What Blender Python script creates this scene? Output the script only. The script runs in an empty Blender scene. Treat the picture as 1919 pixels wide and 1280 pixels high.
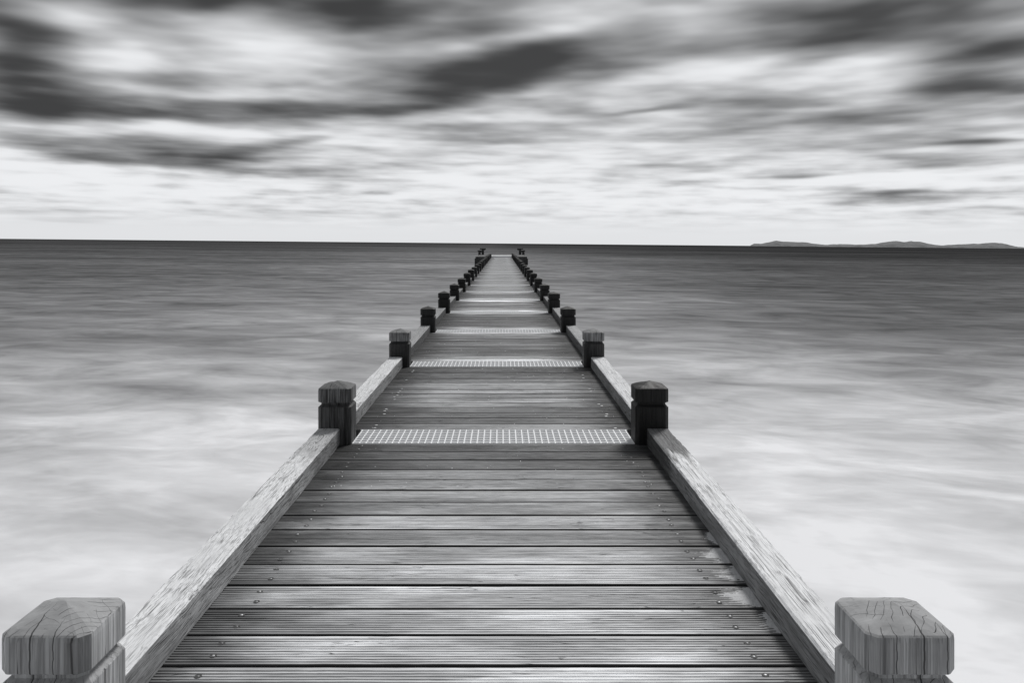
import bpy, math, random
from mathutils import noise, Vector
random.seed(7)
scene = bpy.context.scene
col = scene.collection
F = 1500.0          # focal length in photo pixels (1919 wide)
TINT = (0.965, 0.98, 1.0)
ZW = -1.25          # water level below the deck
TILT = -0.0094      # the sea drops a little to the right relative to the pier

# ------------------------------------------------------------------ helpers
class MB:
    def __init__(s): s.v = []; s.f = []
    def add(s, vs, fs):
        b = len(s.v); s.v += vs; s.f += [tuple(i + b for i in f) for f in fs]
    def box(s, x0, x1, y0, y1, z0, z1):
        s.add([(x0,y0,z0),(x1,y0,z0),(x1,y1,z0),(x0,y1,z0),(x0,y0,z1),(x1,y0,z1),(x1,y1,z1),(x0,y1,z1)],
              [(0,3,2,1),(4,5,6,7),(0,1,5,4),(1,2,6,5),(2,3,7,6),(3,0,4,7)])
    def bar(s, p, q, r, n=8):
        p = Vector(p); q = Vector(q); d = (q-p).normalized()
        a = d.orthogonal().normalized(); b = d.cross(a)
        vs = []
        for c in (p, q):
            for i in range(n):
                t = 2*math.pi*i/n
                vs.append(tuple(c + a*math.cos(t)*r + b*math.sin(t)*r))
        fs = [(i, (i+1)%n, n+(i+1)%n, n+i) for i in range(n)]
        fs += [tuple(reversed(range(n))), tuple(range(n, 2*n))]
        s.add(vs, fs)
    def mesh(s, name, mat, smooth=False):
        m = bpy.data.meshes.new(name); m.from_pydata(s.v, [], s.f); m.validate(); m.update()
        if mat: m.materials.append(mat)
        if smooth:
            for p in m.polygons: p.use_smooth = True
        return m
    def build(s, name, mat, parent=None, smooth=False):
        return link(name, s.mesh(name, mat, smooth), parent)
def link(name, me, parent=None, loc=(0,0,0)):
    o = bpy.data.objects.new(name, me); col.objects.link(o); o.location = loc
    if parent: o.parent = parent
    return o
def loft(rings, cap0=True, cap1=True):
    n = len(rings[0]); vs = [p for r in rings for p in r]; fs = []
    for k in range(len(rings)-1):
        for i in range(n):
            j = (i+1) % n
            fs.append((k*n+i, k*n+j, (k+1)*n+j, (k+1)*n+i))
    if cap0: fs.append(tuple(reversed(range(n))))
    if cap1: fs.append(tuple((len(rings)-1)*n+i for i in range(n)))
    return vs, fs
def N(x, y, z): return noise.noise(Vector((x, y, z)))

# ------------------------------------------------------------------ node helpers
class G:
    def __init__(s, tree): s.t = tree; s.n = tree.nodes; s.l = tree.links
    def node(s, typ, **kw):
        n = s.n.new(typ)
        for k, v in kw.items(): setattr(n, k, v)
        return n
    def put(s, sock, v):
        if isinstance(v, bpy.types.NodeSocket): s.l.new(v, sock)
        elif v is not None: sock.default_value = v
    def m(s, op, a, b=None, c=None, clamp=False):
        n = s.n.new('ShaderNodeMath'); n.operation = op; n.use_clamp = clamp
        s.put(n.inputs[0], a)
        if b is not None: s.put(n.inputs[1], b)
        if c is not None: s.put(n.inputs[2], c)
        return n.outputs[0]
    def vm(s, op, a, b=None):
        n = s.n.new('ShaderNodeVectorMath'); n.operation = op
        s.put(n.inputs[0], a)
        if b is not None: s.put(n.inputs[1], b)
        return n.outputs[0]
    def comb(s, x, y, z):
        n = s.n.new('ShaderNodeCombineXYZ')
        for i, v in enumerate((x, y, z)): s.put(n.inputs[i], v)
        return n.outputs[0]
    def sep(s, v):
        n = s.n.new('ShaderNodeSeparateXYZ'); s.l.new(v, n.inputs[0]); return n.outputs
    def noise(s, vec, scale=1, detail=4, rough=.5, dist=0):
        n = s.n.new('ShaderNodeTexNoise')
        s.l.new(vec, n.inputs['Vector']); s.put(n.inputs['Scale'], scale)
        n.inputs['Detail'].default_value = detail; n.inputs['Roughness'].default_value = rough
        n.inputs['Distortion'].default_value = dist
        return n.outputs['Fac']
    def mr(s, v, a, b, c=0., d=1., smooth=False):
        n = s.n.new('ShaderNodeMapRange'); n.interpolation_type = 'SMOOTHSTEP' if smooth else 'LINEAR'
        s.put(n.inputs[0], v)
        for i, q in enumerate((a, b, c, d)): s.put(n.inputs[i+1], q)
        return n.outputs[0]
    def ramp(s, v, stops, interp='LINEAR'):
        n = s.n.new('ShaderNodeValToRGB'); s.put(n.inputs[0], v); n.color_ramp.interpolation = interp
        e = n.color_ramp.elements
        while len(e) < len(stops): e.new(.5)
        for el, (p, g) in zip(e, stops): el.position = p; el.color = (g, g, g, 1)
        return n.outputs[0]
    def tint(s, v, t=TINT):
        return s.vm('MULTIPLY', s.comb(v, v, v), tuple(t))
def new_mat(name):
    m = bpy.data.materials.new(name); m.use_nodes = True
    g = G(m.node_tree); b = m.node_tree.nodes['Principled BSDF']
    return m, g, b
def bump(g, b, h, dist, strength=1.0):
    n = g.n.new('ShaderNodeBump'); n.inputs['Distance'].default_value = dist; n.inputs['Strength'].default_value = strength
    g.l.new(h, n.inputs['Height']); g.l.new(n.outputs[0], b.inputs['Normal'])
def obj_rand(g):
    n = g.n.new('ShaderNodeObjectInfo'); return n.outputs['Random'], n.outputs['Color']
def crack(g, vec, scale, width, detail=3, rough=.5, dist=0):
    """thin dark lines where a noise crosses one half; 1 in the line"""
    f = g.noise(vec, scale, detail, rough, dist)
    a = g.m('ABSOLUTE', g.m('SUBTRACT', f, .5))
    return g.m('SUBTRACT', 1, g.mr(a, 0, width), clamp=True)

# ------------------------------------------------------------------ materials
def wood_timber(name, base, stretch, contrast=.5, crackw=.006, rough=.7, end_z=None, bumpd=.002, wave=0., kk=1., midk=1.5, dash=1.):
    """weathered timber; stretch = how the grain runs (small number along the grain). obj.color.r = tone"""
    m, g, b = new_mat(name)
    tc = g.node('ShaderNodeTexCoord'); r, c = obj_rand(g)
    tone = g.sep(c)[0]
    off = g.comb(g.m('MULTIPLY', r, 37.), g.m('MULTIPLY', r, 91.), g.m('MULTIPLY', r, 53.))
    p0 = g.vm('ADD', tc.outputs['Object'], off)
    p = p0
    if wave:
        wn = g.node('ShaderNodeTexNoise'); g.l.new(g.vm('MULTIPLY', p0, tuple(2+6*q for q in stretch)), wn.inputs['Vector'])
        wn.inputs['Scale'].default_value = 1.0; wn.inputs['Detail'].default_value = 2
        p = g.vm('ADD', p0, g.vm('MULTIPLY', g.vm('SUBTRACT', wn.outputs['Color'], (.5,.5,.5)), (wave, wave, wave)))
    ps = g.vm('MULTIPLY', p, stretch)
    fine = g.noise(ps, 260, 4, .65)
    mid = g.noise(ps, 60, 4, .6)
    big = g.noise(p0, 5, 4, .6)
    # short dark checks along the grain, and a few long splits
    pl = g.vm('MULTIPLY', ps, tuple(1. if q == 1 else .55 for q in stretch))
    d1 = g.mr(g.noise(pl, 150*kk, 1.5, .5), .58, .70, 0, 1)
    d2 = g.mr(g.noise(g.vm('ADD', pl, (3.1, 7.7, 1.3)), 330*kk, 1, .5), .56, .70, 0, .8)
    sp = crack(g, g.vm('MULTIPLY', ps, tuple(1. if q == 1 else .35 for q in stretch)), 26, crackw, 1.0, .4)
    gate = g.mr(g.noise(g.vm('MULTIPLY', p0, tuple(1. if q == 1 else .3 for q in stretch)), 16, 1), .47, .56)
    gate2 = g.mr(big, .40, .60, .35, 1.)
    ck = g.m('MAXIMUM', g.m('MULTIPLY', g.m('MULTIPLY', g.m('MAXIMUM', d1, d2), gate2), dash), g.m('MULTIPLY', sp, gate))
    v = g.m('ADD', g.m('MULTIPLY', g.m('SUBTRACT', fine, .5), contrast*1.1), g.m('MULTIPLY', g.m('SUBTRACT', mid, .5), contrast*midk))
    v = g.m('ADD', v, g.m('MULTIPLY', g.m('SUBTRACT', big, .5), contrast*1.5))
    v = g.m('MULTIPLY', g.m('MAXIMUM', g.m('ADD', 1., v), .15), base)
    h = g.m('ADD', g.m('MULTIPLY', fine, .35), g.m('MULTIPLY', mid, .6))
    h = g.m('SUBTRACT', h, g.m('MULTIPLY', ck, 1.4))
    if end_z is not None:   # end grain with drying cracks and ring arcs on the cap
        geo = g.node('ShaderNodeNewGeometry')
        nz = g.mr(g.sep(geo.outputs['Normal'])[2], .6, .85)
        wz = g.vm('MULTIPLY', p0, (1, 1.0, 0.02))
        dn = g.node('ShaderNodeTexNoise'); g.l.new(wz, dn.inputs['Vector']); dn.inputs['Scale'].default_value = 14
        wz2 = g.vm('ADD', wz, g.vm('MULTIPLY', g.vm('SUBTRACT', dn.outputs['Color'], (.5,.5,.5)), (.035,.035,0)))
        # shrinkage checks follow the growth rings (centre outside the post), a few run across them
        cx = g.vm('ADD', g.vm('ADD', tc.outputs['Object'], (-.20, .16, 0)), g.vm('MULTIPLY', g.vm('SUBTRACT', dn.outputs['Color'], (.5,.5,.5)), (.05,.05,0)))
        ax_, ay_, _z = g.sep(cx)
        rad = g.m('SQRT', g.m('ADD', g.m('MULTIPLY', ax_, ax_), g.m('MULTIPLY', ay_, ay_)))
        ang = g.m('ARCTAN2', ay_, ax_)
        def lines(v, k, w, seed, lo, hi):
            fr = g.m('ABSOLUTE', g.m('SUBTRACT', g.m('FRACT', g.m('MULTIPLY', v, k)), .5))
            ln = g.m('SUBTRACT', 1, g.mr(fr, 0, w), clamp=True)
            return g.m('MULTIPLY', ln, g.mr(g.noise(g.vm('ADD', p0, (seed, 0, 0)), 16, 1), lo, hi))
        e1 = lines(rad, 62, .030, 2, .44, .54)
        e2 = lines(ang, 9.3, .012, 5, .50, .56)
        rings = g.noise(g.vm('MULTIPLY', wz2, (.5, 3.2, 1)), 70, 3, .6)
        blot = g.noise(p0, 22, 5, .65)
        ev = g.m('MULTIPLY', g.m('ADD', g.m('ADD', .52, g.m('MULTIPLY', rings, .35)), g.m('MULTIPLY', blot, .5)), base)
        ec = g.m('MAXIMUM', e1, e2)
        # two deep splits that run over the top and down the front face
        ox, oy, oz = g.sep(tc.outputs['Object']); cb = g.sep(c)[2]
        wo = g.noise(g.comb(0, g.m('MULTIPLY', oy, 30), g.m('MULTIPLY', oz, 14)), 1, 3, .5)
        splits = None
        for k_, (x_, lim, wid) in enumerate(((0., .018, .0022), (.042, -.035, .0014), (-.05, -.045, .0012))):
            xc = g.m('ADD', g.m('ADD', g.m('MULTIPLY', g.m('SUBTRACT', cb, .5), .08), x_), g.m('MULTIPLY', g.m('SUBTRACT', wo, .5), .016 + .006*k_))
            dd = g.m('ABSOLUTE', g.m('SUBTRACT', ox, xc))
            wdt_ = g.m('MULTIPLY', g.mr(oy, -.08, lim, 1., .0), wid)
            sl_ = g.m('SUBTRACT', 1, g.m('DIVIDE', dd, g.m('MAXIMUM', wdt_, .00005)), clamp=True)
            sl_ = g.m('MINIMUM', g.m('MULTIPLY', sl_, 2), 1)
            splits = sl_ if splits is None else g.m('MAXIMUM', splits, sl_)
        mx = lambda a, c_: g.m('ADD', g.m('MULTIPLY', a, g.m('SUBTRACT', 1, nz)), g.m('MULTIPLY', c_, nz))
        v = mx(v, ev); ck = g.m('MAXIMUM', mx(ck, ec), splits)
        h = mx(h, g.m('SUBTRACT', g.m('MULTIPLY', blot, .35), g.m('MULTIPLY', ec, 2.0)))
    v = g.m('MULTIPLY', v, g.m('SUBTRACT', 1, g.m('MULTIPLY', ck, .82)))
    if not end_z:   # damp dark end of a rail: obj.color.g below 1
        yy_ = g.m('ADD', g.sep(tc.outputs['Object'])[1], g.m('MULTIPLY', g.m('SUBTRACT', g.noise(g.vm('MULTIPLY', p0, (1.,.15,1.)), 30, 4, .6), .5), .7))
        dm = g.mr(yy_, 1.72, 1.90, 0, g.m('SUBTRACT', 1, g.sep(c)[1]))
        v = g.m('MULTIPLY', v, g.m('SUBTRACT', 1, dm))
    v = g.m('MULTIPLY', v, tone)
    g.l.new(g.tint(v), b.inputs['Base Color'])
    b.inputs['Roughness'].default_value = rough
    b.inputs['Specular IOR Level'].default_value = .3
    bump(g, b, h, bumpd)
    return m

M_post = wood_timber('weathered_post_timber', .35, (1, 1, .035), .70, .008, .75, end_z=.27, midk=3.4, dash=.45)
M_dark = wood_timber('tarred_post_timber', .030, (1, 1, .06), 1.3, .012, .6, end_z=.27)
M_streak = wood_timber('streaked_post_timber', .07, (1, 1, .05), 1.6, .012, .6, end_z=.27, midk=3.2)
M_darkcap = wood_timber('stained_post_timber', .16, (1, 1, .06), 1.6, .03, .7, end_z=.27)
M_rail = wood_timber('bleached_rail_timber', .82, (1, .016, 1), .34, .016, .75, wave=.010, kk=2.3, bumpd=.0012)
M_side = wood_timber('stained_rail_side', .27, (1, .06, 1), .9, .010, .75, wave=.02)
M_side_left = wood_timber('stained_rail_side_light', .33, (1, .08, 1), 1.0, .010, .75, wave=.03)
M_rail_left = wood_timber('silvered_rail_timber', .78, (1, .055, 1), .34, .012, .75, bumpd=.0012, wave=.03, kk=2.0)

def deck_mat():
    m, g, b = new_mat('grooved_deck_timber')
    tc = g.node('ShaderNodeTexCoord'); geo = g.node('ShaderNodeNewGeometry'); r, c = obj_rand(g)
    tone = g.sep(c)[0]
    P = geo.outputs['Position']; px, py, pz = g.sep(P)
    off = g.comb(g.m('MULTIPLY', r, 57.), g.m('MULTIPLY', r, 11.), 0.)
    ps = g.vm('MULTIPLY', g.vm('ADD', P, off), (.05, 1, 1))
    fine = g.noise(ps, 320, 3, .7)
    mid = g.noise(ps, 70, 4, .6)
    # worn / damp patches spread over several boards
    patch = g.noise(g.vm('MULTIPLY', g.vm('ADD', P, g.comb(g.m('MULTIPLY', r, 3.), g.m('MULTIPLY', r, .25), 0)), (.6, 2.2, 1)), 1.5, 5, .62)
    strk = g.noise(g.vm('MULTIPLY', g.vm('ADD', P, off), (.018, 1, 1)), 110, 3, .6)
    damp = g.mr(patch, .38, .60, .60, 1.10, True)
    # foot wear: pale in the middle, dirt and algae at both board ends
    ax = g.m('ABSOLUTE', g.m('ADD', px, .044))
    wob = g.m('MULTIPLY', g.m('SUBTRACT', g.noise(g.vm('MULTIPLY', P, (1, 3, 1)), 3, 4, .6), .5), .5)
    edge = g.mr(g.m('ADD', ax, wob), .36, .80, 1.0, .16, True)
    v = g.m('ADD', .74, g.m('MULTIPLY', g.m('SUBTRACT', fine, .5), .6))
    v = g.m('ADD', v, g.m('MULTIPLY', g.m('SUBTRACT', mid, .5), .7))
    v = g.m('ADD', v, g.m('MULTIPLY', g.m('SUBTRACT', strk, .5), 1.15))
    v = g.m('MAXIMUM', v, .08)
    v = g.m('MULTIPLY', g.m('MULTIPLY', v, damp), g.m('MULTIPLY', edge, tone))
    ck = crack(g, ps, 40, .006, 2)
    ck = g.m('MULTIPLY', ck, g.mr(g.noise(P, 4, 2), .5, .6))
    v = g.m('MULTIPLY', v, g.m('SUBTRACT', 1, g.m('MULTIPLY', ck, .7)))
    g.l.new(g.tint(g.m('MULTIPLY', v, .95)), b.inputs['Base Color'])
    g.l.new(g.mr(patch, .4, .62, .50, .68), b.inputs['Roughness'])
    b.inputs['Specular IOR Level'].default_value = .4
    bump(g, b, g.m('ADD', g.m('MULTIPLY', fine, .5), g.m('SUBTRACT', mid, g.m('MULTIPLY', ck, 2))), .0018)
    return m
M_deck = deck_mat()

def plain(name, v, rough=.5, metal=0., nscale=30, namp=.3, spec=.5, bumpd=.001):
    m, g, b = new_mat(name)
    tc = g.node('ShaderNodeTexCoord')
    n = g.noise(tc.outputs['Object'], nscale, 5, .6)
    g.l.new(g.tint(g.m('MULTIPLY', v, g.m('ADD', 1-namp/2, g.m('MULTIPLY', n, namp)))), b.inputs['Base Color'])
    b.inputs['Roughness'].default_value = rough; b.inputs['Metallic'].default_value = metal
    b.inputs['Specular IOR Level'].default_value = spec
    bump(g, b, n, bumpd)
    return m
M_grate = plain('pale_moulded_grating', .86, .4, 0, 40, .25)
M_screw = plain('steel_screw_head', .8, .45, .4, 200, .2)
_g = G(M_screw.node_tree); _b = M_screw.node_tree.nodes['Principled BSDF']
_l = _b.inputs['Base Color'].links[0].from_socket; _r, _c = obj_rand(_g); _k = _g.mr(_r, 0, 1, .12, .75)
_g.l.new(_g.vm('MULTIPLY', _l, _g.comb(_k, _k, _k)), _b.inputs['Base Color'])
M_steel = plain('dark_painted_steel', .03, .5, 0, 20, .4)
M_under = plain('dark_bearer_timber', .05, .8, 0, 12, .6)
M_joist = plain('damp_joist_timber', .10, .7, 0, 30, 1.2)
M_sand = plain('dry_sand', .52, .95, 0, 500, .7, .1)
M_shell = plain('broken_shell', .85, .6, 0, 100, .3)
M_white = plain('white_painted_board', .8, .5, 0, 20, .2)
M_hill = plain('scrub_covered_hill', .20, .95, 0, .02, 1.3, 0, 2)

def water_mat():
    m, g, b = new_mat('misty_sea_water')
    geo = g.node('ShaderNodeNewGeometry'); P = geo.outputs['Position']; px, py, pz = g.sep(P)
    n_far = g.noise(g.vm('MULTIPLY', P, (.45, 1, 1)), .011, 5, .6, .2)
    n_mid = g.noise(g.vm('MULTIPLY', P, (.6, 1, 1)), .085, 5, .58, .3)
    n_near = g.noise(g.vm('ADD', g.vm('MULTIPLY', P, (.75, 1.15, 1)), g.comb(0, g.m('MULTIPLY', px, .12), 0)), .62, 4, .6, .5)
    # surf zone: the nearer the beach, the more foam is spread through the water
    n_fine = g.noise(g.vm('ADD', g.vm('MULTIPLY', P, (.8, 1.5, 1)), g.comb(0, g.m('MULTIPLY', px, .25), 0)), 1.9, 4, .6, .4)
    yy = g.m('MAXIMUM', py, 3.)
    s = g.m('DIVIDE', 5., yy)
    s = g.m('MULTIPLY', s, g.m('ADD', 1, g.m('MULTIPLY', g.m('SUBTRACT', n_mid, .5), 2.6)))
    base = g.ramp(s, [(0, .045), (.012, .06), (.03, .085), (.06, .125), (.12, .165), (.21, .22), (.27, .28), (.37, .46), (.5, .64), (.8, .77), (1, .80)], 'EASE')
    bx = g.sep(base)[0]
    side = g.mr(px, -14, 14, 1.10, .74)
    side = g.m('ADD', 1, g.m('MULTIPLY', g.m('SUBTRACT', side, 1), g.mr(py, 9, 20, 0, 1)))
    # paler lane of foam dragged along both sides of the pier
    lw = g.m('DIVIDE', px, g.m('ADD', 3., g.m('MULTIPLY', py, .17)))
    lane = g.m('MULTIPLY', g.m('EXPONENT', g.m('MULTIPLY', g.m('MULTIPLY', lw, lw), -1.)), g.m('MULTIPLY', g.mr(py, 12, 30, 0, .85), g.mr(py, 150, 900, 1, .15)))
    side = g.m('MULTIPLY', side, g.m('ADD', 1, lane))
    v = g.m('MULTIPLY', bx, side)
    a = g.m('ADD', 1, g.m('MULTIPLY', g.m('SUBTRACT', n_far, .5), 3.2))
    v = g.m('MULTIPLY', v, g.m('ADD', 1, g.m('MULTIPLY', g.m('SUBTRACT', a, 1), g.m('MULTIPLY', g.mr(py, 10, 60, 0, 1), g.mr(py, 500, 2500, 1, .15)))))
    amp = g.mr(py, 6, 40, 1.5, 1.9)
    v = g.m('MULTIPLY', v, g.m('ADD', 1, g.m('MULTIPLY', g.m('SUBTRACT', n_near, .5), amp)))
    v = g.m('MULTIPLY', v, g.m('ADD', 1, g.m('MULTIPLY', g.m('SUBTRACT', n_fine, .5), g.mr(py, 8, 60, .45, 0))))
    v = g.m('MINIMUM', g.m('MAXIMUM', v, .02), .86)
    g.l.new(g.tint(v, (.965, .975, 1.0)), b.inputs['Base Color'])
    b.inputs['Roughness'].default_value = .55
    b.inputs['Specular IOR Level'].default_value = .0; b.inputs['IOR'].default_value = 1.02
    return m
M_water = water_mat()

# ------------------------------------------------------------------ setting: sea and far hills
w = MB()
xs = [-30000, -4000, -600, -80, 0, 80, 600, 4000, 30000]; ys = [-60, 0, 15, 80, 400, 3000, 12000, 40000]
for y in ys:
    for x in xs: w.v.append((x, y, ZW + TILT*x))
for j in range(len(ys)-1):
    for i in range(len(xs)-1):
        a = j*len(xs)+i; w.f.append((a, a+1, a+1+len(xs), a+len(xs)))
sea = w.build('water', M_water); sea['kind'] = 'structure'

D = 6000.
prof = [(1406,0),(1414,5),(1427,4),(1441,7),(1455,10.5),(1471,10),(1488,9),(1506,8),(1523,5.5),(1549,4),(1576,5.5),(1602,5),(1628,5.6),(1640,6),
        (1652,9),(1666,12),(1679,13),(1695,12),(1708,14),(1724,12.5),(1742,7.5),(1765,5),(1777,5.2),(1797,7.2),(1820,7.8),(1838,10),(1856,11.5),(1879,10),(1896,5),(1912,2.5),(1930,0),(2000,0)]
def ph(x):
    for (a, b), (c, d) in zip(prof, prof[1:]):
        if a <= x <= c: return b + (d-b)*(x-a)/(c-a)
    return 0
h = MB(); nx, ny = 240, 16
for j in range(ny+1):
    t = j/ny
    for i in range(nx+1):
        px = 1406 + (2000-1406)*i/nx
        y = D + 900*t; x = (px-941)/F*y
        e = math.sin(math.pi*min(1, t*1.15))**.7 if t < .95 else 0
        z = ph(px)/F*D*e*(.95+.22*N(x*.006, y*.004, 1)) + 7*N(x*.015, y*.012, 5)*e
        h.v.append((x, y, ZW + TILT*x + max(z, 0) - (4 if j in (0, ny) else 0)))
for j in range(ny):
    for i in range(nx):
        a = j*(nx+1)+i; h.f.append((a, a+1, a+nx+2, a+nx+1))
hl = h.build('hills', M_hill, smooth=True); hl['kind'] = 'structure'

# ------------------------------------------------------------------ the pier: one thing, its timbers are parts
pier = bpy.data.objects.new('pier', None); col.objects.link(pier)
pier['label'] = 'long narrow timber pier with low edge rails and notched posts running out to sea'
pier['category'] = 'pier'
XC = -.044; HW = .873; PW = .165; S = 2.5; D1 = 1.475; NB = 23
def dn(n): return D1 + S*(n-1)

def oct_ring(hw, ch, z, wob=0, seed=0, seg=1):
    c = hw - ch
    pts = [(-c,-hw),(c,-hw),(hw,-c),(hw,c),(c,hw),(-c,hw),(-hw,c),(-hw,-c)]
    out = []
    for i in range(8):
        a = pts[i]; b = pts[(i+1) % 8]; k = seg if i % 2 == 0 else max(1, seg//4)
        for q in range(k):
            t = q/k; x = a[0]+(b[0]-a[0])*t; y = a[1]+(b[1]-a[1])*t
            if wob:
                d = 1 + wob*(N(x*14+seed, y*14, z*4) + .4*N(x*60+seed, y*60, z*9))
                x *= d; y *= d
            out.append((x, y, z))
    return out
def post_mesh(seg, wob, seed, mat_shaft, mat_cap, zb=-2.6):
    hw = PW/2; ch = .017
    zs = [(zb, hw, ch), (-.4, hw, ch), (-.1, hw, ch), (.0, hw, ch), (.1, hw, ch), (.186, hw, ch), (.1885, hw-.0015, ch), (.199, hw-.013, ch*.8),
          (.2085, hw-.013, ch*.8), (.2115, hw-.002, ch), (.214, hw, ch), (.24, hw, ch), (.268, hw, ch), (.2785, hw-.001, ch), (.2815, hw-.0045, ch)]
    rings = [oct_ring(a, c, z, wob, seed, seg) for z, a, c in zs]
    for k in range(1, 7):
        t = k/7.; a = (hw-.0045)*(1-t) ; z = .2815 + .027*t**.9
        r = oct_ring(a, ch*(1-t), z, 0, seed, seg)
        if wob: r = [(x, y, zz + .003*N(x*30+seed, y*30, 2)) for x, y, zz in r]
        rings.append(r)
    n = len(rings[0]); vs, fs = loft(rings, True, False)
    vs.append((0, 0, .3085)); ap = len(vs)-1; b0 = (len(rings)-1)*n
    fs += [(b0+i, b0+(i+1) % n, ap) for i in range(n)]
    m = bpy.data.meshes.new('post'); m.from_pydata(vs, [], fs); m.update()
    m.materials.append(mat_shaft)
    if mat_cap is not mat_shaft:
        m.materials.append(mat_cap)
        for p in m.polygons:
            if p.center[2] > .209: p.material_index = 1
    return m
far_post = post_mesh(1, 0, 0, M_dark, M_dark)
def add_post(n, side):
    x = XC + side*(HW - PW/2); y = (dn(n) if n > 1 else dn(n) - .025) + PW/2
    tone = 1.0
    if n <= 1: me = post_mesh(12, .007, 3+side*2+n, M_post, M_post)
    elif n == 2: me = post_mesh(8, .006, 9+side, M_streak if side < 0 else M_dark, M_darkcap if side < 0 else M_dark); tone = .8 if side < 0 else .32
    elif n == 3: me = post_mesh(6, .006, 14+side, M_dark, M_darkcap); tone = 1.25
    else: me = far_post
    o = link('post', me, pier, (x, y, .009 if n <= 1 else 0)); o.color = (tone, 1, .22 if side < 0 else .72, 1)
    if n > 3:
        o.rotation_euler = (random.uniform(-.010,.010), random.uniform(-.012,.012), random.uniform(-.05,.05))
        o.location.z = random.uniform(-.016, .012); tone = random.uniform(.3, .9); o.color = (tone, 1, .5, 1)
    if n == 1: o['label'] = 'large grey cracked post cap in the near %s corner' % ('left' if side < 0 else 'right')
for n in range(0, NB+1):
    for s in (-1, 1): add_post(n, s)

def rail_mesh(L, nseg, seed, mat, rough):
    W, H = .111, .082; rings = []
    for k in range(nseg+1):
        y = L*k/nseg
        pts = [(0,0),(W,0),(W,H*.5),(W,H-.006),(W-.006,H),(W*.75,H),(W*.5,H),(W*.25,H),(.006,H),(0,H-.006),(0,H*.5)]
        r = []
        for i, (x, z) in enumerate(pts):
            if rough:
                e = .0030*N(y*3+seed, i*.7, 1) + .0016*N(y*16+seed, i*.9, 4)
                if i in (3, 4, 8, 9): e += .0030*min(0, N(y*26+seed, i//4*3, 8)) * (1.8 if i in (8, 9) else 1)
                if x > W/2: x += e
                elif x < W/2: x -= e
                if z > H/2: z += e
            r.append((x, y, z))
        rings.append(r)
    vs, fs = loft(rings)
    m = bpy.data.meshes.new('edge_rail'); m.from_pydata(vs, [], [tuple(reversed(f)) for f in fs]); m.update(); m.materials.append(mat)
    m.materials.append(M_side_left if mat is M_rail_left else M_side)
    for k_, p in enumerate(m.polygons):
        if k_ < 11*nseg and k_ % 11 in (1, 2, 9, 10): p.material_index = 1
    return m
L = S - PW
far_rail = rail_mesh(L, 8, 1, M_rail, False)
for n in range(0, NB):
    for s in (-1, 1):
        near = n <= 2
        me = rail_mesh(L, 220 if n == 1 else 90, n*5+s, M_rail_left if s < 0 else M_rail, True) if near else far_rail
        # both rails are laid with their outer face flush with the outer face of the posts
        x = XC - HW if s < 0 else XC + HW - .111
        o = link('edge_rail', me, pier, (x, dn(n) + PW + .001, .0015))
        t = [1., 1., .85, .6, .5, .42, .36][min(n, 6)] * random.uniform(.9, 1.1)
        if n == 1: t = .95
        if n >= 3: t *= .7
        o.color = (t, {(1, 1): .22, (1, -1): .62}.get((n, s), 1), 1, 1)
        if n == 1 and s > 0: o['label'] = 'near right rail, pale and straight grained, dark and damp at its far end'
        if n == 1 and s < 0: o['label'] = 'near left rail with ragged wavy grain and a splintered outer edge'

# deck boards -------------------------------------------------------
BX0, BX1 = XC - HW + .012, XC + HW - .012
def board_mesh(wd, seed, nseg, rid=11, wear=1.0):
    th = .03; y0 = 0; prof_ = [(0, -th), (0, -.002), (.002, 0)]
    step = (wd-.004)/rid
    for k in range(rid):
        a = .002 + k*step
        if k: prof_ += [(a+step*.06, 0)]
        prof_ += [(a+step*.60, 0)]
        if k < rid-1: prof_ += [(a+step*.66, -.0058), (a+step*.96, -.0058)]
    prof_ += [(wd-.002, 0), (wd, -.002), (wd, -th)]
    # a duplicate at the last ridge would make a zero-length edge, harmless
    rings = []
    for k in range(nseg+1):
        x = BX0 + (BX1-BX0)*k/nseg; r = []
        for i, (y, z) in enumerate(prof_):
            if wear and nseg > 4 and 2 < i < len(prof_)-3:
                if z == 0: z -= .0007*wear*max(0, N(x*3+seed, y*60+seed, 2)+.25) + .0005*N(x*30, y*200, seed)
                y += .0007*N(x*7+seed, y*30, seed+5)
            elif nseg > 4:
                y += .0016*N(x*2.2+seed, 5 if y > wd/2 else 1, seed) + .0006*N(x*18+seed, 2, seed)
            r.append((x, y, z))
        rings.append(r)
    vs, fs = loft(rings)
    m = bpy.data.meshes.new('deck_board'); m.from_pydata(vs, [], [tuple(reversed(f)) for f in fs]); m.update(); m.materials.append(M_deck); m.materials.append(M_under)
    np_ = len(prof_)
    for k_, p in enumerate(m.polygons):   # sawn board edges coloured dark, putting the shade of the gaps into them
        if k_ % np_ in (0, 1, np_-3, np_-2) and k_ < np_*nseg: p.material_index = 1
    return m
boards = []   # (y0, width, tone, bay)
gap = .0125
def bay(y0, y1, k, b):
    p = (y1-y0)/k
    for i in range(k):
        e = min(i, k-1-i)
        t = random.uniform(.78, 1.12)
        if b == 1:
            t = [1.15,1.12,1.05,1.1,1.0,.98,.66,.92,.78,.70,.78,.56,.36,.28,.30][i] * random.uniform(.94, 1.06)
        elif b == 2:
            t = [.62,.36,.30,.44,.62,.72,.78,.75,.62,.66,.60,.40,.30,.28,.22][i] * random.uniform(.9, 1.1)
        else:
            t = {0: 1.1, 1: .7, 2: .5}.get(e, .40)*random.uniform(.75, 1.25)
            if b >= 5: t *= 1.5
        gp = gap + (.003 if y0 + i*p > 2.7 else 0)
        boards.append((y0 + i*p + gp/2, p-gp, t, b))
bay(0.0, 1.50, 10, 0)
bay(1.747, 4.003, 15, 1)
for n in range(2, NB): bay(dn(n)+.03+.302, dn(n+1)+.028, 15, n)
variants = {}
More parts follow.
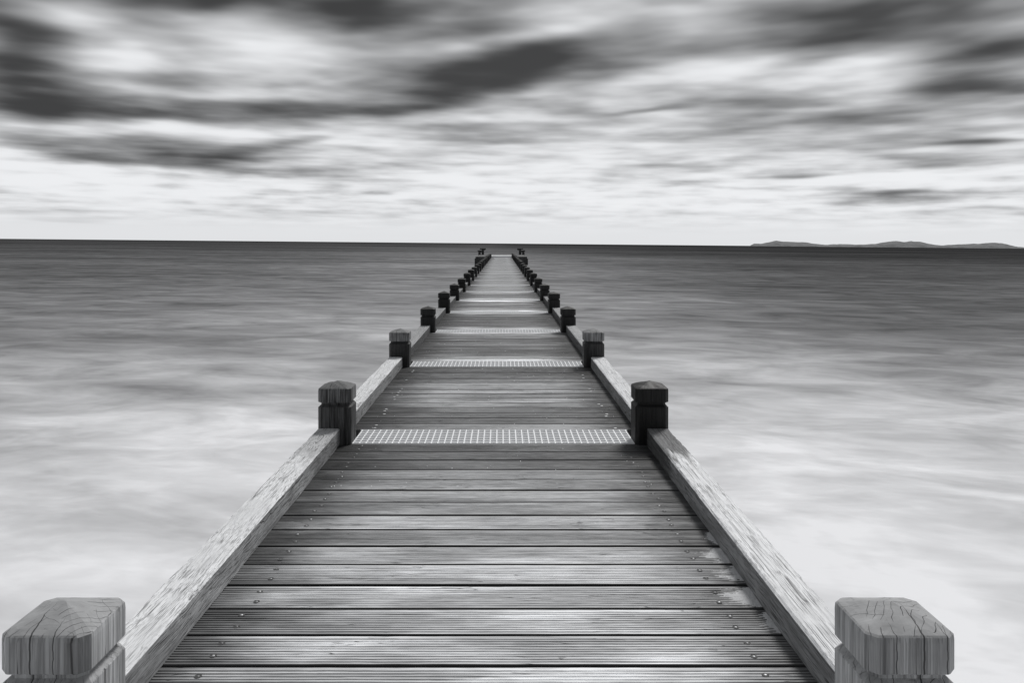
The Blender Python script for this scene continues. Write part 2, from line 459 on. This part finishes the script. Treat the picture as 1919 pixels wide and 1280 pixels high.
rest = MB(); cnt = 0; near_boards = []
for i, (y, wd, t, b) in enumerate(sorted(boards)):
    if b in (0,):
        me = board_mesh(wd, i*3.1, 40)
    elif b == 1: me = board_mesh(wd, i*3.1, 110)
    elif b == 2: me = board_mesh(wd, i*3.1, 50, 10, .6)
    else:
        key = (b < 6, i % 6)
        if key not in variants: variants[key] = board_mesh(wd, i*1.7, 12 if b < 6 else 5, 9, .5)
        me = variants[key]
    if cnt < 100:
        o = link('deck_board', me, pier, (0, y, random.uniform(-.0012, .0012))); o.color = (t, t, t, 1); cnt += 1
        near_boards.append((o, y, wd, b))
    else:
        rest.add([(v.co.x, v.co.y + y, v.co.z + 0*t) for v in me.vertices], [tuple(p.vertices) for p in me.polygons])
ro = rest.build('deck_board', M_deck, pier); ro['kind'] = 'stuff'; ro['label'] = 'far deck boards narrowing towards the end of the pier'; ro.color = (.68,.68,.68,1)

# screws ------------------------------------------------------------
def screw_mesh():
    mb = MB(); n = 12; rr = [(.0040, -.0012), (.0040, .0002), (.0030, .0010), (.0013, .0013)]
    rings = [[(r*math.cos(2*math.pi*i/n), r*math.sin(2*math.pi*i/n), z) for i in range(n)] for r, z in rr]
    mb.add(*loft(rings)); nf = len(mb.f)
    mb.add([(r*math.cos(2*math.pi*i/n), r*math.sin(2*math.pi*i/n), z) for r, z in ((.0039, .0003), (.0088, .0001)) for i in range(n)], [(i, (i+1)%n, n+(i+1)%n, n+i) for i in range(n)])
    m = mb.mesh('screw_head', M_screw, True); m.materials.append(M_under)
    for p in m.polygons:
        if p.index >= nf: p.material_index = 1
    return m
SM = screw_mesh(); k = 0; far = MB()
for o, y, wd, b in near_boards:
    if b == 0: continue
    for sx in (-1, 1):
        for f in (.27, .73):
            x = XC + sx*.652 + random.uniform(-.008, .008); yy = wd*f + random.uniform(-.004, .004)
            if b == 1 and k < 100:
                c = link('screw_head', SM, o, (x, yy, .0006)); k += 1
            elif b == 2 and random.random() < .35:
                far.add([(v.co.x+x, v.co.y+y+yy, v.co.z+.0008) for v in SM.vertices], [tuple(p.vertices) for p in SM.polygons])
fo = far.build('screw_head', M_screw, pier); fo['kind'] = 'stuff'

# gratings ----------------------------------------------------------
def grating(n0, y0, y1):
    mb = MB(); x0, x1 = XC-.665, XC+.665
    if n0 > 8: nxb = 34
    else: nxb = 43
    z1 = .002; z0 = -.030
    # frame edges run under the posts, bars inside
    mb.box(XC-HW+.11, XC+HW-.11, 0, .006, z0, z1); mb.box(x0-.05, x1+.05, y1-y0-.006, y1-y0, z0, z1)
    for i in range(nxb+1):
        x = x0 - .04 + (x1-x0+.08)*i/nxb; wv = .0032
        mb.box(x-wv, x+wv, .006, y1-y0-.006, z0, z1-.0004)
    for j in range(1, 8):
        y = (y1-y0)*j/8
        for i in range(nxb):
            xa = x0 - .04 + (x1-x0+.08)*i/nxb + .0032; xb = x0 - .04 + (x1-x0+.08)*(i+1)/nxb - .0032
            mb.box(xa, xb, y-.005, y+.005, -.010, z1-.0006)
    o = mb.build('grating', M_grate, pier); o.location = (0, y0, 0)
    return o
grating(1, 1.505, 1.742)
g2 = grating(2, dn(2)+.030, dn(2)+.328)
gf = None
for n in range(3, NB+1):
    o = link('grating', g2.data, pier, (0, dn(n)+.030, 0))
# under the deck ----------------------------------------------------
for n in range(0, NB+1):
    mb = MB(); mb.box(XC-HW+.02, XC+HW-.02, 0, .10, -.40, -.18)
    o = mb.build('cross_beam', M_under, pier); o.location = (0, dn(n)+PW+.01, 0)
    mb = MB()
    for q in range(3): mb.box(XC-.62, XC+.62, -.17+q*.11, -.17+q*.11+.085, -.11, -.09)
    o = mb.build('drip_board', M_joist, pier); o.location = (0, dn(n)+.19, 0)
for xx in (-.80, -.40, .36, .74):
    mb = MB(); mb.box(XC+xx-.03+.03, XC+xx+.03+.03, 0, dn(NB)+.1, -.18, -.080)
    mb.build('stringer', M_under, pier)

# pier end ----------------------------------------------------------
ye = dn(NB)+.35
mb = MB(); mb.box(XC-HW+.1, XC+HW-.1, ye, ye+3, -.10, .12); mb.build('end_board', M_white, pier)
for s in (-1, 1):
    mb = MB()
    xi = XC + s*(HW+.02)
    xo = XC + s*(HW+.50)
    for q in range(3):
        z = -.16 + q*.155
        mb.box(min(xi, xo), max(xi, xo), 42.6, 42.7, z, z+.145)
    mb.box(min(xi, xo), max(xi, xo), 42.72, 50.5, .20, .29)
    mb.box(xo-.05, xo+.05, 42.72, 50.5, -.16, .195)
    o = mb.build('fender_platform', M_darkcap, pier); o.color = (.42,.42,.42,1)
    for (ox, yy, hh, hd) in ((.50, 50.2, .50, .10), (.30, 50.4, .62, .24)):
        mb = MB(); x = XC + s*(HW+ox)
        mb.box(x-.075, x+.075, yy-.075, yy+.075, -2.6, hh)
        mb.box(x-.07-hd/2 , x+.07+hd/2, yy-.07, yy+.07, hh+.001, hh+.075)
        mb.box(x-s*.08-(.08 if s>0 else 0), x-s*.08+(.08 if s<0 else 0), yy-.03, yy+.03, hh-.05, hh-.001)
        mb.build('mooring_post', M_steel, pier)

# sand and shell bits on the boards ---------------------------------
sd = MB(); rnd = random.Random(3)
def sand_patch(x0, x1, y0, y1, seed):
    c = .0030; nx = int((x1-x0)/c); ny = int((y1-y0)/c)
    for j in range(ny+1):
        for i in range(nx+1):
            x = x0+c*i; y = y0+c*j; u = (x-x0)/(x1-x0); v = (y-y0)/(y1-y0)
            mk = u*1.25 - .45*abs(2*v-1)**2 - .12 + .30*N(x*16, y*34, seed) + .16*N(x*60, y*90, seed)
            mk = max(-.3, min(1, mk)) if 0 < i and 0 < j < ny else -.3
            sd.v.append((x, y, -.0052 + .0066*mk + .0009*N(x*160, y*160, 1) + .0007*rnd.random()))
    b = len(sd.v) - (nx+1)*(ny+1)
    for j in range(ny):
        for i in range(nx):
            a = b + j*(nx+1)+i; sd.f.append((a, a+1, a+nx+2, a+nx+1))
XR = XC + HW - .111
by = [(y, wd) for y, wd, t, b in boards if b == 1]
for k, wdt, sdn in ((2, .07, 1), (3, .16, 2), (4, .17, 3), (5, .13, 4), (6, .07, 5)):
    sand_patch(XR-wdt, XR+.003, by[k][0]+.002, by[k][0]+by[k][1]-.002, sdn*3.3)
so = sd.build('sand', M_sand); so['kind'] = 'stuff'; so['label'] = 'pale dry sand blown against the right rail'; so['category'] = 'sand'
sh = MB()
for _ in range(420):
    y = 3.3 + 12*rnd.random()**1.3; x = rnd.uniform(XC-.7, XC+.7); a = rnd.uniform(0, 6.3); r = rnd.uniform(.0015, .0045); l = rnd.uniform(1, 2.6)
    c, s_ = math.cos(a)*r*l, math.sin(a)*r*l
    d_, e_ = -math.sin(a)*r*.6, math.cos(a)*r*.6
    sh.add([(x-c, y-s_, .0005), (x+d_, y+e_, .0005), (x+c, y+s_, .0005), (x-d_, y-e_, .0005), (x, y, .003)], [(0,1,4),(1,2,4),(2,3,4),(3,0,4)])
so = sh.build('shell_fragments', M_shell); so['kind'] = 'stuff'; so['label'] = 'tiny white shell bits scattered over the boards'; so['category'] = 'shells'

# ------------------------------------------------------------------ sky
SUN_AZ = math.radians(28)     # to the right of the pier axis, ahead
SUN_EL = math.radians(48)
world = bpy.data.worlds.new("World"); scene.world = world; world.use_nodes = True
g = G(world.node_tree); wt = world.node_tree
bg = wt.nodes['Background']
tc = g.node('ShaderNodeTexCoord'); dv = g.vm('NORMALIZE', tc.outputs['Generated'])
dx, dy, dz = g.sep(dv)
dz = g.m('ADD', dz, g.m('MULTIPLY', dx, .0094))
az = g.m('ARCTAN2', dx, dy); el = g.m('ARCSINE', g.m('MINIMUM', g.m('MAXIMUM', dz, -1.), 1.))
elp = g.m('MAXIMUM', el, 0.)
# blurred streaks drift sideways; they get smaller and flatter towards the horizon
ln = g.m('MULTIPLY', g.m('LOGARITHM', g.m('ADD', elp, .07), math.e), 1.)
def drag(fu, fv, seed, detail, shear=0.):
    return g.noise(g.comb(g.m('MULTIPLY', az, fu), g.m('ADD', g.m('MULTIPLY', ln, fv), g.m('MULTIPLY', az, shear)), seed), 1., detail, .45)
wx = g.m('ADD', az, g.m('MULTIPLY', g.m('SUBTRACT', drag(3, 4, 1., 1), .5), .09))
wy = g.m('ADD', el, g.m('MULTIPLY', g.m('SUBTRACT', drag(6, 8, 4., 1.5), .5), .032))
# cloud masses: x, y, half width, half height (photo px), slope, density
blobs = [
 (10,70,70,45,-15,-.42),(115,85,90,30,-14,-.36),(20,150,110,45,-8,-.44),(170,192,170,20,-2,-.36),(110,222,90,18,-4,-.30),
 (400,-2,190,18,3,-.50),(660,34,120,30,8,-.42),(900,50,170,36,4,-.26),(330,160,60,24,-5,-.18),(480,212,180,20,4,-.30),(700,196,160,14,8,-.30),
 (820,146,130,36,6,-.48),(960,128,130,26,12,-.34),(1080,92,150,24,8,-.34),(1120,138,100,18,12,-.24),(330,292,200,22,0,-.44),(510,272,80,10,14,-.28),(130,278,110,14,-14,-.22),
 (1640,34,190,34,4,-.52),(1560,74,120,14,3,-.24),(1600,102,190,16,8,-.26),(1820,112,95,34,-4,-.42),(1900,158,100,24,0,-.46),(1760,160,80,14,0,-.2),(1890,80,60,20,0,-.2),
 (1290,197,190,9,0,-.22),(1230,203,60,5,4,-.20),(1500,232,200,16,2,-.24),(1790,264,95,9,0,-.36),(1850,262,60,6,0,-.2),(1515,331,42,6,0,-.26),(1640,374,85,8,3,-.40),(1780,364,150,6,-2,-.26),(1870,396,90,7,0,-.22),
 (1040,262,90,10,0,-.16),(950,262,80,8,0,-.16),(860,305,80,8,0,-.16),(640,325,120,10,0,-.14),(170,340,50,10,-14,-.14),(60,400,110,7,0,-.12),(560,400,140,8,0,-.08),(330,346,40,8,0,-.12),
 (1330,95,110,30,20,-.12),(1760,40,40,40,0,-.05),(1700,310,160,12,2,-.12),(1400,270,160,14,0,-.14),
 (1210,50,170,26,2,.24),(470,44,190,26,2,.24),(130,26,70,26,0,.24),(195,110,90,22,-8,.30),(440,122,150,18,4,.18),(270,170,90,14,-8,.10),(560,90,130,22,8,.16),(1300,130,110,34,14,.16),(1440,158,80,14,0,.14),
 (60,310,150,32,-10,.26),(340,345,120,20,0,.12),(1000,340,150,26,0,.16),(1540,345,120,12,4,.12),(1850,330,120,10,0,.12),(1040,210,90,10,0,.08),(760,265,100,10,0,.12),(1880,20,60,30,0,.05),(240,235,160,12,0,.18),(1350,380,200,16,0,.06)]
acc = None; wv = g.comb(wx, wy, 0.)
for (bx, by, rx, ry, rot, amp) in blobs:
    u = math.atan((bx-941)/F); vv = math.atan((456+.0094*(bx-941)-by)/F*math.cos(u)); t = math.radians(rot)
    mp = g.node('ShaderNodeMapping', vector_type='TEXTURE'); g.l.new(wv, mp.inputs['Vector'])
    mp.inputs['Location'].default_value = (u, vv, 0); mp.inputs['Rotation'].default_value = (0, 0, t)
    mp.inputs['Scale'].default_value = (2.1*rx/F*math.cos(u), 2.1*ry/F*math.cos(u), 1)
    gt = g.node('ShaderNodeTexGradient', gradient_type='SPHERICAL'); g.l.new(mp.outputs[0], gt.inputs[0])
    bb = g.mr(gt.outputs['Fac'], 0, 1, 0, amp*.84, True)
    acc = bb if acc is None else g.m('ADD', acc, bb)
lum = g.ramp(elp, [(0, .90), (.03, .90), (.06, .89), (.12, .80), (.2, .72), (.34, .68), (.7, .68), (1, .66)])
lum = g.sep(lum)[0]
flat = g.mr(elp, .005, .06, .1, 1.)
for nz_, amp_, wgt in ((drag(3.6, 5.5, 2., 1.5, -1.6), .75, g.mr(elp, .06, .2, .15, 1.)),
                       (drag(7.5, 11., 5., 2., -1.2), .62, g.mr(elp, .03, .08, .1, 1.)),
                       (drag(13., 17., 8., 2.5, .8), .52, g.m('MULTIPLY', g.mr(elp, .012, .03, 0, 1), g.mr(elp, .12, .24, 1, .25))),
                       (drag(26., 15., 11., 3.), .46, g.m('MULTIPLY', g.mr(elp, .012, .03, 0, 1), g.mr(elp, .05, .12, 1, 0)))):
    lum = g.m('ADD', lum, g.m('MULTIPLY', g.m('MULTIPLY', g.m('SUBTRACT', nz_, .5), amp_), g.m('MULTIPLY', wgt, flat)))
lum = g.m('ADD', lum, acc)
def smooth(op, a, b, c):
    n = g.node('ShaderNodeMath', operation=op); g.l.new(a, n.inputs[0]); n.inputs[1].default_value = b; n.inputs[2].default_value = c; return n.outputs[0]
lum = smooth('SMOOTH_MAX', smooth('SMOOTH_MIN', lum, .93, .18), .22, .10)     # display-like value
lum = g.m('POWER', lum, 2.2)
# unseen sky behind the viewer dimmed, added to keep post fronts dark
lum = g.m('MULTIPLY', lum, g.mr(dy, -.5, .25, .5, 1., True))
sky = g.node('ShaderNodeTexSky'); sky.sky_type = 'NISHITA'; sky.sun_disc = False
sky.sun_elevation = SUN_EL; sky.sun_rotation = SUN_AZ
bw = g.node('ShaderNodeRGBToBW'); g.l.new(sky.outputs[0], bw.inputs[0])
tot = g.m('ADD', g.m('MULTIPLY', lum, 10.), g.m('MULTIPLY', bw.outputs[0], .04))
g.l.new(g.tint(tot, (.965, .978, 1.0)), bg.inputs['Color']); bg.inputs['Strength'].default_value = .1

sl = bpy.data.lights.new('sun', 'SUN'); sl.energy = 2.7; sl.angle = math.radians(14); sl.color = (1, .985, .97)
so = bpy.data.objects.new('sun', sl); col.objects.link(so)
d = Vector((math.sin(SUN_AZ)*math.cos(SUN_EL), math.cos(SUN_AZ)*math.cos(SUN_EL), math.sin(SUN_EL)))
so.rotation_euler = d.to_track_quat('Z', 'Y').to_euler(); so.location = d*30

# ------------------------------------------------------------------ camera
cam = bpy.data.cameras.new('camera'); co = bpy.data.objects.new('camera', cam); col.objects.link(co)
cam.sensor_width = 36; cam.sensor_fit = 'HORIZONTAL'; cam.lens = 36*F/1919
cam.shift_x = (959.5-941)/1919; cam.shift_y = -(640-456)/1919
co.location = (0, 0, 1.004); co.rotation_euler = (math.radians(90), 0, 0)
cam.clip_start = .05; cam.clip_end = 100000
scene.camera = co
scene.render.resolution_x = 1024; scene.render.resolution_y = 684
scene.view_settings.view_transform = 'Standard'; scene.view_settings.look = 'None'
scene.view_settings.exposure = 0; scene.view_settings.gamma = 1

scene.cycles.max_bounces = 5; scene.cycles.diffuse_bounces = 3; scene.cycles.glossy_bounces = 2
